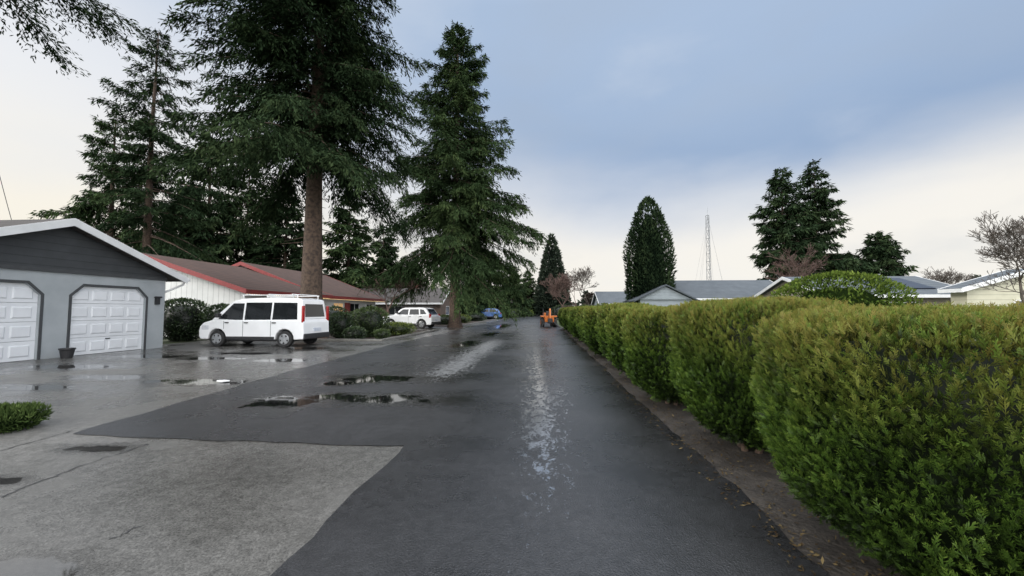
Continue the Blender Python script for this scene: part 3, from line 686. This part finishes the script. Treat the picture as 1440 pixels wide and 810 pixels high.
# ------------------------------------------------------------------ vehicles
def car(name,label,cat,X,Y,rz,lower,upper,w,tumble,wx,wr,wins,paint,sc=1,screen=(0,1),rear=None,hl=(-2.2,.78),tl=(2.2,.9,.3),rack=False,zb=.30,seams=(),bump=True,plate_z=.62,tlw=.10,rin=.14):
    root=empty(name,(X,Y,0),rz,label,cat); root.scale=(sc,sc,sc)
    AR=wr+.07
    pts=list(lower)
    for c in sorted(wx,reverse=True):
        a0=math.asin(min(1,(zb-wr)/AR)) if zb<wr+AR else 0
        n=9
        for i in range(n+1):
            a=a0+(PI-2*a0)*i/n; pts.append((c+AR*math.cos(a),wr+AR*math.sin(a)))
    zt=max(z for _,z in upper); z0=min(z for _,z in upper)
    def yw(z): return w-.025-tumble*max(0,(z-z0))/(zt-z0)
    mb=MB(); mb.poly([(x,-w,z) for x,z in pts],(0,2*w,0))
    body=mb.build('body',paint,root,.045,3)
    mb=MB(); mb.loft([(x,-yw(z),z) for x,z in upper],[(x,yw(z),z) for x,z in upper]); mb.build('cab_shell',paint,root,.06,3)
    mb=MB(); mb.box(min(wx)-.1,max(wx)+.1,-w+.22,w-.22,.22,.8); mb.build('underbody',M_trim,root)
    for s in (-1,1):
        for poly in wins:
            A=[(x,s*(yw(z)+.006),z) for x,z in poly]; B=[(x,s*(yw(z)-.02),z) for x,z in poly]
            mb=MB(); mb.loft(A,B); mb.build('side_window',M_glass,root)
        for (sx_,za,zc) in seams:
            mb=MB(); mb.box(sx_-.008,sx_+.008,min(s*(w-.01),s*(w+.003)),max(s*(w-.01),s*(w+.003)),za,zc); mb.build('door_seam',M_trim,root)
            mb=MB(); mb.box(sx_+.06,sx_+.22,min(s*w,s*(w+.03)),max(s*w,s*(w+.03)),.95,.99); mb.build('door_handle',M_trim,root)
        mb=MB(); mb.box(min(wx)+AR+.02,max(wx)-AR-.02,min(s*(w-.01),s*(w+.012)),max(s*(w-.01),s*(w+.012)),zb+.01,zb+.12); mb.build('sill_trim',M_trim,root,.01)
        mb=MB(); mb.box(hl[0]-.06,hl[0]+.28,min(s*(w-.34),s*(w+.008)),max(s*(w-.34),s*(w+.008)),hl[1]-.13,hl[1]+.06); mb.build('headlight',M_clear,root,.03)
        mb=MB(); mb.box(tl[0]-tlw,tl[0]+.05,min(s*(w-.12),s*(w+.006)),max(s*(w-.12),s*(w+.006)),tl[1],tl[1]+tl[2]); mb.build('taillight',M_red,root,.015)
        mx_=wins[0][0][0]+.12; mz=wins[0][0][1]+.06
        mb=MB(); mb.box(mx_-.06,mx_+.06,min(s*w,s*(w+.2)),max(s*w,s*(w+.2)),mz,mz+.17); mb.build('mirror',M_trim,root,.025)
    def segwin(a,b,ins,name):
        (xa,za),(xb,zb_)=a,b; d=Vector((xb-xa,zb_-za)); nv=Vector((-d.y,d.x)).normalized()
        if (name=='windshield' and nv.x>0) or (name=='rear_window' and nv.x<0): nv=-nv
        p=Vector((xa,za))+d*.08; q=Vector((xa,za))+d*.92
        A=[(p.x+nv.x*.006,-(yw(p.y)-ins),p.y+nv.y*.006),(q.x+nv.x*.006,-(yw(q.y)-ins),q.y+nv.y*.006),(q.x+nv.x*.006,(yw(q.y)-ins),q.y+nv.y*.006),(p.x+nv.x*.006,(yw(p.y)-ins),p.y+nv.y*.006)]
        mb=MB(); mb.poly(A,(-nv.x*.03,0,-nv.y*.03)); mb.build(name,M_glass,root)
    segwin(upper[screen[0]],upper[screen[1]],.09,'windshield')
    if rear: segwin(*rear,rin,'rear_window')
    fx=min(x for x,z in lower); bx=max(x for x,z in lower)
    mb=MB(); mb.box(fx-.03,fx+.2,-w+.04,w-.04,zb,zb+.26); mb.build('front_bumper',M_trim if bump else paint,root,.04)
    mb=MB(); mb.box(bx-.2,bx+.05,-w+.02,w-.02,zb+.02,zb+.24); mb.build('rear_bumper',M_trim if bump else paint,root,.04)
    mb=MB(); mb.box(fx-.02,fx+.05,-.4,.4,zb+.34,zb+.48); mb.build('grille',M_trim,root)
    mb=MB(); mb.box(bx-.01,bx+.02,-.25,.25,plate_z,plate_z+.13); mb.build('license_plate',M_plate,root)
    for c in wx:
        for s in (-1,1):
            mb=MB(); y0=s*(w-.11)
            mb.lathe([(wr*.6,-.10),(wr*.94,-.10),(wr,-.06),(wr,.06),(wr*.94,.10),(wr*.6,.10)],(c,y0,wr),'y',24); t=mb.build('wheel',M_black,root,smooth=False)
            mb=MB(); yo=y0+s*.085
            mb.lathe([(wr*.64,-.012),(wr*.64,.012),(wr*.58,.02),(wr*.56,.0)] if s>0 else [(wr*.64,.012),(wr*.64,-.012),(wr*.58,-.02),(wr*.56,.0)],(c,yo+s*.006,wr),'y',24)
            for q in range(5):
                a=q*2*PI/5+.3; ca,sa=math.cos(a),math.sin(a); pw_=.05
                mb.poly([(c+ca*.04-sa*pw_,yo+s*.012,wr+sa*.04+ca*pw_),(c+ca*wr*.6-sa*pw_*1.3,yo+s*.012,wr+sa*wr*.6+ca*pw_*1.3),(c+ca*wr*.6+sa*pw_*1.3,yo+s*.012,wr+sa*wr*.6-ca*pw_*1.3),(c+ca*.04+sa*pw_,yo+s*.012,wr+sa*.04-ca*pw_)],(0,s*.02,0))
            mb.tube((c,yo,wr),(c,yo+s*.035,wr),.07,n=12)
            mb.build('rim',M_rim,t)
    if rack:
        for s in (-1,1):
            mb=MB(); yy=s*(yw(zt)-.06); mb.tube((-.55,yy,zt+.09),(1.9,yy,zt+.09),.018)
            for q in (-.5,.7,1.85): mb.tube((q,yy,zt-.03),(q,yy,zt+.09),.018)
            mb.build('roof_rail',M_white if cat=='van' else M_trim,root)
        for q in (-.3,.7,1.7):
            mb=MB(); mb.box(q-.03,q+.03,-w+.1,w-.1,zt+.109,zt+.135); mb.build('roof_bar',M_white if cat=='van' else M_trim,root)
    return root
car('van','white high roofed passenger van with dark windows and roof bars on the driveway','van',-11.75,16.25,math.radians(-2.5),
    [(-2.18,.30),(-2.26,.42),(-2.27,.64),(-2.22,.82),(-2.08,.96),(-1.70,1.07),(2.20,1.10),(2.26,1.0),(2.28,.6),(2.27,.32)],
    [(-1.78,1.045),(-1.06,1.70),(-.86,1.84),(-.48,1.93),(1.00,1.98),(1.86,1.96),(2.10,1.88),(2.20,1.08)],.88,.12,(-1.46,1.46),.325,
    [[(-1.44,1.11),(-.36,1.07),(-.36,1.74),(-.84,1.74)],[(-.28,1.07),(.84,1.07),(.84,1.77),(-.28,1.77)],[(.92,1.07),(1.98,1.10),(1.92,1.76),(.92,1.77)]],
    M_vanp,1.02,(0,1),((2.115,1.76),(2.19,1.14)),(-2.08,.81),(2.195,.98,.66),True,seams=((-.32,.40,1.05),(.88,.40,1.05),(-1.16,.72,1.04)),tlw=.02,rin=.18)
SX,SY=gnd(573,462)
car('car','white sport utility car parked on the drive near the second fir trunk','car',SX,SY+.9,math.radians(-10),
    [(-2.2,.32),(-2.28,.55),(-2.2,.86),(-2.0,.97),(-1.15,1.08),(2.1,1.10),(2.26,.95),(2.27,.45),(2.22,.32)],
    [(-1.22,1.06),(-.55,1.60),(-.2,1.70),(1.35,1.71),(1.72,1.62),(2.10,1.08)],.9,.2,(-1.38,1.38),.36,
    [[(-.85,1.15),(.16,1.13),(.16,1.56),(-.36,1.56)],[(.28,1.13),(1.15,1.13),(1.05,1.57),(.28,1.56)],[(1.26,1.15),(1.80,1.18),(1.5,1.53),(1.16,1.57)]],
    M_vanp,1.0,(0,1),((1.72,1.62),(2.10,1.08)),(-2.12,.84),(2.15,.88,.30),True,seams=((.22,.4,1.06),(1.18,.5,1.06)))
SX,SY=gnd(683,449)
car('car','blue hatchback car parked far down the left side of the road','car',SX,SY+.9,math.radians(8),
    [(-2.1,.28),(-2.2,.5),(-2.1,.75),(-1.9,.84),(-.95,.98),(1.9,1.0),(2.1,.9),(2.15,.45),(2.1,.28)],
    [(-1.0,.96),(-.2,1.46),(.2,1.53),(1.2,1.52),(1.6,1.42),(1.98,.98)],.9,.2,(-1.3,1.3),.33,
    [[(-.6,1.04),(.3,1.02),(.3,1.42),(-.05,1.42)],[(.4,1.02),(1.5,1.04),(1.25,1.40),(.4,1.42)]],
    M_bluep,1.15,(0,1),((1.6,1.42),(1.98,.98)),(-2.02,.72),(2.02,.75,.2),False,seams=((.35,.4,.96),),bump=False)
TX,TY=gnd(772,460)
t=empty('tractor',(TX,TY,0),math.radians(6),'small orange backhoe tractor standing on the wet road','tractor')
mb=MB(); mb.box(-.34,.34,.9,2.1,.62,1.25); mb.build('hood',M_orange,t,.06)
mb=MB(); mb.box(-.22,.22,-.2,2.0,.42,.64); mb.build('chassis',M_trim,t,.02)
mb=MB(); mb.box(-.26,.26,.1,.55,.85,.98); mb.box(-.26,.26,.02,.12,.98,1.4); mb.build('seat',M_trim,t,.04)
for s in (-1,1):
    mb=MB(); mb.box(min(s*.36,s*.72),max(s*.36,s*.72),-.1,.7,.88,1.0); mb.build('fender',M_orange,t,.04)
    for (yy,r_,ww,xx) in ((.3,.42,.15,.55),(1.7,.30,.11,.45)):
        mb2=MB(); pts=[(r_*.6,-ww),(r_*.93,-ww),(r_,-ww*.6),(r_,ww*.6),(r_*.93,ww),(r_*.6,ww)]
        rings=[]
        for rad,hh2 in pts: rings.append([mb2.bm.verts.new((s*xx+hh2,yy+rad*math.cos(2*PI*q/20),r_+rad*math.sin(2*PI*q/20))) for q in range(20)])
        for A,B in zip(rings,rings[1:]):
            for q in range(20): mb2.bm.faces.new((A[q],A[(q+1)%20],B[(q+1)%20],B[q]))
        mb2.bm.faces.new(rings[0]); mb2.bm.faces.new(rings[-1])
        tw_=mb2.build('wheel',M_black,t)
        mb3=MB(); mb3.tube((s*(xx-ww*1.02),yy,r_),(s*(xx+ww*1.05),yy,r_),r_*.5,n=14); mb3.build('rim',M_orange,tw_)
    mb=MB(); mb.tube((s*.25,-.3,.6),(s*.72,-.55,.08),.05); mb.box(s*.72-.12,s*.72+.12,-.67,-.43,.02,.08); mb.build('stabilizer_leg',M_trim,t)
    mb=MB(); mb.tube((s*.5,.05,1.0),(s*.5,.05,1.65),.03); mb.build('roll_bar',M_trim,t)
mb=MB(); mb.box(-.40,.40,-.42,-.2,.45,1.0); mb.build('backhoe_mount',M_orange,t,.03)
mb=MB(); mb.loft([(-.09,-.5,.75),(.09,-.5,.75),(.09,-.34,.75),(-.09,-.34,.75)],[(-.07,-.75,1.6),(.07,-.75,1.6),(.07,-.6,1.6),(-.07,-.6,1.6)]); mb.build('boom',M_orange,t,.02)
mb=MB(); mb.loft([(-.07,-.8,1.63),(.07,-.8,1.63),(.07,-.62,1.63),(-.07,-.62,1.63)],[(-.06,-1.0,.75),(.06,-1.0,.75),(.06,-.9,.75),(-.06,-.9,.75)]); mb.build('dipper_arm',M_orange,t,.02)
mb=MB(); mb.poly([(-.2,-1.0,.8),(-.2,-.7,.75),(-.2,-.62,.5),(-.2,-.8,.35),(-.2,-1.02,.42)],(.4,0,0)); mb.build('bucket',M_trim,t,.02)
mb=MB(); mb.tube((0,.95,1.15),(0,.85,1.35),.02); mb.lathe([(.17,0),(.19,.015),(.17,.03)],(0,.85,1.36),'z',18); mb.build('steering_wheel',M_trim,t)
# ------------------------------------------------------------------ lattice mast with light strings
tx,ty,tz=onY(995,303,45)
m=empty('lattice_mast',(tx,ty,0),0,'slender lattice aerial mast strung with light wires rising above the roofs','mast')
segs=[]; nz=14
def leg(i,z):
    a=i*2*PI/3+.4; r_=.30-.10*z/tz; return [r_*math.cos(a),r_*math.sin(a),z]
for q in range(nz):
    za,zb_=tz*q/nz,tz*(q+1)/nz
    for i in range(3):
        segs.append(leg(i,za)+leg(i,zb_)+[.024,.024]); segs.append(leg(i,za)+leg((i+1)%3,zb_)+[.015,.015]); segs.append(leg(i,zb_)+leg((i+1)%3,zb_)+[.015,.015])
segs.append([0,0,tz,0,0,tz+.9,.016,.010])
V,Fc=segmesh(segs,4); npmesh('mast',V,Fc,M_steel,m)
for q in range(7):
    a=q*2*PI/7; V,Fc=segmesh([[0,0,tz-.1,2.1*math.cos(a),2.1*math.sin(a),1.0,.006,.006]],4); npmesh('light_string',V,Fc,M_steel,m)
# ------------------------------------------------------------------ hedge
HC=[(.007,.014,.004),(.054,.104,.015),(.142,.210,.034)]
HP=[(.10,.10),(.44,.14),(.74,.26),(.92,.48),(1.0,.80),(1.0,1.18),(.95,1.36),(.80,1.44),(.45,1.47),(0,1.475)]
GOLD=(.22,.16,.045)
ords=['nearest clipped golden green hedge shrub at the right edge','second clipped hedge shrub from the camera, with its dark base open to the soil']+[f'{o} clipped golden green hedge shrub from the camera along the road' for o in ['third','fourth','fifth','sixth','seventh','eighth','ninth','tenth','eleventh','twelfth','thirteenth','fourteenth','fifteenth']]
ys=[2.40,4.55,6.65,8.75,10.8,12.9,15.0,17.1,19.2,21.3,23.4,25.5,27.6,29.7,31.8]
meshes={}
HK={'z':(5000,4,.10,.012,.8),'a':(44000,4,.060,.0060,.8),'b':(34000,4,.066,.0072,.8),'b2':(18000,4,.082,.010,.75),'c':(11000,4,.105,.015,.65),'d':(8000,4,.12,.019,.6),'e':(5500,3,.15,.03,.55)}
def place_hedge(i,x,y,label,key,sz):
    root=empty('hedge_shrub',(x,y,0),0,label,'shrub','clipped shrubs of the roadside hedge')
    n,fr,ll,lw,ga=HK[key]
    if key not in meshes:
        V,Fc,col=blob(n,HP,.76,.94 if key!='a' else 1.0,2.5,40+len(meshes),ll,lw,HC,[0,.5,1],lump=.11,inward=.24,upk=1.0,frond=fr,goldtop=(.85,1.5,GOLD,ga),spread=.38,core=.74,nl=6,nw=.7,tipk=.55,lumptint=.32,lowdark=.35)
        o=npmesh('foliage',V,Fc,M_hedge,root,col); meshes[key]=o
    else:
        o=meshes[key].copy(); C.objects.link(o); o.parent=root
    o.scale=(1,1,sz)
    mb=MB()
    for q in range(6):
        a=q*1.3+i; mb.tube((.10*math.cos(a)-.05,.10*math.sin(a),0),(.34*math.cos(a),.5*math.sin(a),.66),.035,.018,7)
    mb.build('stem',M_bark,root)
    if i%2: root.rotation_euler.z=PI if key in('c','d','e') and i>4 else 0
    return root
place_hedge(20,2.42,.30,'hedge shrub beside the camera just outside the right edge','z',1.0)
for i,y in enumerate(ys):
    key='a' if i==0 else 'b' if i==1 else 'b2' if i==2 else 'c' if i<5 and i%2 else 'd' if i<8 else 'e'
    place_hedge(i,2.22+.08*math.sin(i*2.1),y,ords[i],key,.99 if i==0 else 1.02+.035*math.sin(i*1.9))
r=np.random.default_rng(9); n=5200
P=np.stack([1.42+np.abs(r.normal(0,.55,n)),r.uniform(1,1,n)+34*r.random(n)**2.2,np.full(n,.022)],axis=1)
D=nrm(np.stack([r.normal(0,1,n),r.normal(0,1,n),r.normal(0,.25,n)],axis=1)); S=nrm(np.cross(D,np.array([[0,0,1.]])+r.normal(0,.3,(n,3))))
V,Fc=diam(P,D,S,r.uniform(.015,.05,n),r.uniform(.006,.02,n)); V[:,2]=np.maximum(V[:,2],.016)
o=npmesh('leaf_litter',V,Fc,M_leaf,None,pal(np.repeat(r.random(n),4),[(.03,.02,.012),(.08,.056,.028),(.13,.10,.05)],[0,.5,1])); tag(o,'brown fallen scraps scattered on the soil under the hedge','leaf litter',kind='stuff')
# ------------------------------------------------------------------ shrubs
RH=[(.006,.011,.005),(.026,.048,.017),(.062,.095,.033)]
BR=[(.015,.025,.006),(.085,.12,.02),(.19,.22,.055)]
GR=[(.012,.022,.006),(.060,.095,.018),(.13,.17,.035)]
MD=[(.010,.018,.007),(.046,.073,.022),(.10,.14,.045)]
RD=[(.02,.012,.01),(.06,.04,.03),(.10,.07,.05)]
x,y,_=onY(1175,400,8.6)
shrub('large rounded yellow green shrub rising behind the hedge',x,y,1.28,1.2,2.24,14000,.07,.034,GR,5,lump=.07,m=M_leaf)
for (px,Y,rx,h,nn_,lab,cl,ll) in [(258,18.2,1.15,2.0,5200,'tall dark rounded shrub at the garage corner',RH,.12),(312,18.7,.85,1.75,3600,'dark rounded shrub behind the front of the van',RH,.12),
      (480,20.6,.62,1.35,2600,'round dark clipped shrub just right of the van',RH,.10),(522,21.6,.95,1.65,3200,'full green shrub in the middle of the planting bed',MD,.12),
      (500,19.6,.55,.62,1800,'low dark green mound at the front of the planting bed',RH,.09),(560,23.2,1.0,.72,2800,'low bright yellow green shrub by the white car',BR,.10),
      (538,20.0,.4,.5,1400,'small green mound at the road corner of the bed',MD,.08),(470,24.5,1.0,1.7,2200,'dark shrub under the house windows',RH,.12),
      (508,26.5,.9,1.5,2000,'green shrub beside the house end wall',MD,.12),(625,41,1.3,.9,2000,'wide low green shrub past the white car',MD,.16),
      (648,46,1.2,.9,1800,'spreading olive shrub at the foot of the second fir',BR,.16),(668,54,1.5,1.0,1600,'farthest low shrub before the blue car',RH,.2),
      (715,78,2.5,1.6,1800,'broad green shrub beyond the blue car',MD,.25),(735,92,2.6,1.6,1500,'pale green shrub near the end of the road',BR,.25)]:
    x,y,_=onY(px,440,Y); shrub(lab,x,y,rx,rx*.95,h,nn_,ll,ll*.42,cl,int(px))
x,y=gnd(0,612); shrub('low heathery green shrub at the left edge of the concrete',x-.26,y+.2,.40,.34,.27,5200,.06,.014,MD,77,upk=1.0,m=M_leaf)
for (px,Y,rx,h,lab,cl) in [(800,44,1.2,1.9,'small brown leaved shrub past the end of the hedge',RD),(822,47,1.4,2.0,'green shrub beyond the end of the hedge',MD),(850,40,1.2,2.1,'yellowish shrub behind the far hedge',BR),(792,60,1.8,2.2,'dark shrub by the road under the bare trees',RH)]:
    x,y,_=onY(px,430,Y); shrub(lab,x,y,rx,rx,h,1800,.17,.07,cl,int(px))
# ------------------------------------------------------------------ big trees
def at(px,topy,Y):
    x,y,z=onY(px,topy,Y); return x,z
x,_,_=onY(438,400,19.6)
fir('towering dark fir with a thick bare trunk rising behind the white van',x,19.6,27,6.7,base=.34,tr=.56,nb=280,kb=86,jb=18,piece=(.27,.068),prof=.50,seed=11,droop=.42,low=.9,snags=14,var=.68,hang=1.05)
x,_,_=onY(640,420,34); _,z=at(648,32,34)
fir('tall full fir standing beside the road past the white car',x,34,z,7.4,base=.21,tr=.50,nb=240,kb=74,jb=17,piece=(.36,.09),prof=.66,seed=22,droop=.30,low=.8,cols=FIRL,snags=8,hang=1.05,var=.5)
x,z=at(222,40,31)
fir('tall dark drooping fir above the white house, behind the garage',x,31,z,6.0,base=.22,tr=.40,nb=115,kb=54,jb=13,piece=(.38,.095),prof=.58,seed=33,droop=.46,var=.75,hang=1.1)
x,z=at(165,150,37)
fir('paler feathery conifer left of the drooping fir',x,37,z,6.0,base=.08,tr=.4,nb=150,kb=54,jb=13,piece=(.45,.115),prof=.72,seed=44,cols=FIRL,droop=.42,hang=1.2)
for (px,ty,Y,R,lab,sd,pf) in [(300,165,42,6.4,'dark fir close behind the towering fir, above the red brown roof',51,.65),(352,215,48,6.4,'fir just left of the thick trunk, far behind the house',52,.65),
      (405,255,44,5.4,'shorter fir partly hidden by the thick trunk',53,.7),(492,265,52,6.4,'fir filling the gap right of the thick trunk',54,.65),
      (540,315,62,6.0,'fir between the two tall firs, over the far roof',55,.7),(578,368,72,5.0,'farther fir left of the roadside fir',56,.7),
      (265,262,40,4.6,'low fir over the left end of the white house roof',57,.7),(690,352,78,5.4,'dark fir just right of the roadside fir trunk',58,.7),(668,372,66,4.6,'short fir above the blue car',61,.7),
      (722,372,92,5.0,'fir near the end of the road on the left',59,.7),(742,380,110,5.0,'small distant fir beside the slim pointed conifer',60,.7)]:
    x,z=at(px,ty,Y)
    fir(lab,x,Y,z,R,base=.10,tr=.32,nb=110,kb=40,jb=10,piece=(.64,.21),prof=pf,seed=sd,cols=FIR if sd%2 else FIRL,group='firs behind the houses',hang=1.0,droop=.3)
for (px,ty,Y,R,lab,sd,pf,cl,b) in [(1098,236,52,4.8,'left one of the pair of firs above the right roofs',71,.62,FIR,.15),(1143,226,54,5.2,'right and taller one of the pair of firs above the right roofs',72,.68,FIR,.12),
      (1232,327,56,5.2,'small fir alone right of the pair of firs',73,.66,FIR,.08)]:
    x,z=at(px,ty,Y); fir(lab,x,Y,z,R,base=b,tr=.32,nb=150,kb=42,jb=10,piece=(.60,.18),prof=pf,seed=sd,cols=cl,hang=1.1,var=.5)
x,z=at(911,279,38)
shrub('dense dark spindle shaped cypress behind the hedge',x,38,2.1,2.1,z,14000,.34,.10,FIR,81,name='cypress_tree',cat='tree',lump=.18,upk=1.2,prof=[(.3,.05),(.85,.12),(1,.3),(.97,.5),(.78,.72),(.5,.88),(.2,.97),(0,1.0)],core=.7,m=M_leaf,nl=4)
x,z=at(776,331,100)
shrub('slim pointed conifer standing at the end of the road',x,100,4.2,4.2,z,7000,1.0,.35,FAR,82,name='conifer_tree',cat='tree',lump=.10,upk=.4,prof=[(.7,.02),(1,.12),(.8,.35),(.55,.6),(.27,.83),(.06,.97),(0,1.0)],core=.7,m=M_leaf)
for (px,ty,Y,lab,sd,mt,tw) in [(790,381,58,'brown bare tree at the end of the road, left of two',91,M_twigred,.022),(832,374,62,'pale bare tree left of the cypress',92,M_twig,.022),(808,385,75,'small bare tree between the brown and pale bare trees',93,M_twigred,.025),
      (1128,345,46,'reddish bare tree in front of the pair of firs',94,M_twigred,.018),(1300,376,44,'small bare tree over the solar panel roof',95,M_twig,.015),(548,380,33,'bare ornamental tree before the far end of the white house',96,M_twigred,.012),
      (605,385,56,'bare tree left of the roadside fir trunk',97,M_twig,.02),(1335,384,60,'thin bare tree left of the cream house',98,M_twig,.018)]:
    x,z=at(px,ty,Y); bare(lab,x,Y,z,sd,m=mt,tw=tw,tr=.16,spread=.6)
x,z=at(1420,300,17); bare('spreading bare tree with fine twigs at the right edge',x,17,z,104,spread=.46,lev=7,tw=.008,tr=.12,nch=(2,3,3))
x,y=-13.4,6.6
rt=fir('conifer outside the left edge whose boughs hang into the top corner',x,y,17,4.6,base=.60,tr=.35,nb=56,kb=120,jb=15,piece=(.14,.042),prof=.4,seed=123,droop=.14,lift=.1,hang=.45)
# ------------------------------------------------------------------ far tree belt
r=np.random.default_rng(5); Vs=[];Fs=[];cs=[];off=0
for q in range(330):
    a=r.uniform(-1.25,1.2); dist=r.uniform(135,230); X0=dist*math.sin(a); Y0=dist*math.cos(a)
    left=X0/Y0<-.36
    H=r.uniform(9,20) if left else r.uniform(4,9.5)
    if abs(X0)<9 and Y0<128: continue
    R=H*r.uniform(.22,.5); n=150; con=r.random()<.55
    u=r.random(n)**.8; az=r.uniform(0,2*PI,n)
    rad=R*((1-u) if con else np.sqrt(np.clip(1-(u*1.3-.4)**2,0.02,1)))*r.uniform(.6,1.05,n)
    P=np.stack([X0+np.cos(az)*rad,Y0+np.sin(az)*rad,u*H],axis=1)
    D=nrm(np.stack([np.cos(az),np.sin(az),r.uniform(-.5,.9,n)],axis=1)); S=nrm(np.cross(D,r.normal(0,1,(n,3))))
    V,Fc=diam(P,D,S,r.uniform(1.0,2.6,n),r.uniform(.5,1.3,n)); Vs.append(V);Fs.append(Fc+off);off+=len(V)
    c=pal(np.repeat(r.uniform(0,1,n)*.6+r.uniform(0,.4),4),FAR if r.random()<.7 else [(.03,.024,.02),(.06,.05,.042),(.09,.075,.065)],[0,.5,1]); cs.append(c)
o=npmesh('far_tree_belt',np.concatenate(Vs),np.concatenate(Fs),M_leaf,None,np.concatenate(cs)); tag(o,'distant mixed tree belt along the horizon','trees',kind='stuff')
# ------------------------------------------------------------------ overhead wire
A=Vector(onY(-2,232,12.2)); B=Vector(onY(16,309,12.2)); E=A+(A-B)*3
segs=[]; prev=None
for q in range(15):
    f=q/14; p=E.lerp(B,f); p.z-=.25*4*f*(1-f)
    if prev: segs.append([*prev,*p,.010,.010])
    prev=p
V,Fc=segmesh(segs,5); o=npmesh('service_wire',V,Fc,M_trim); tag(o,'thin black service wire dropping to the garage roof at the left','wire')
x,y=gnd(316,538); mb=MB(); mb.poly([(x-.16,y-.03,.02),(x+.02,y-.05,.02),(x+.10,y+.02,.02),(x-.06,y+.06,.02)],(0,0,.03)); o=mb.build('paper_scrap',M_white,None,.008); tag(o,'pale scrap lying by a puddle on the driveway','litter')
print('done')
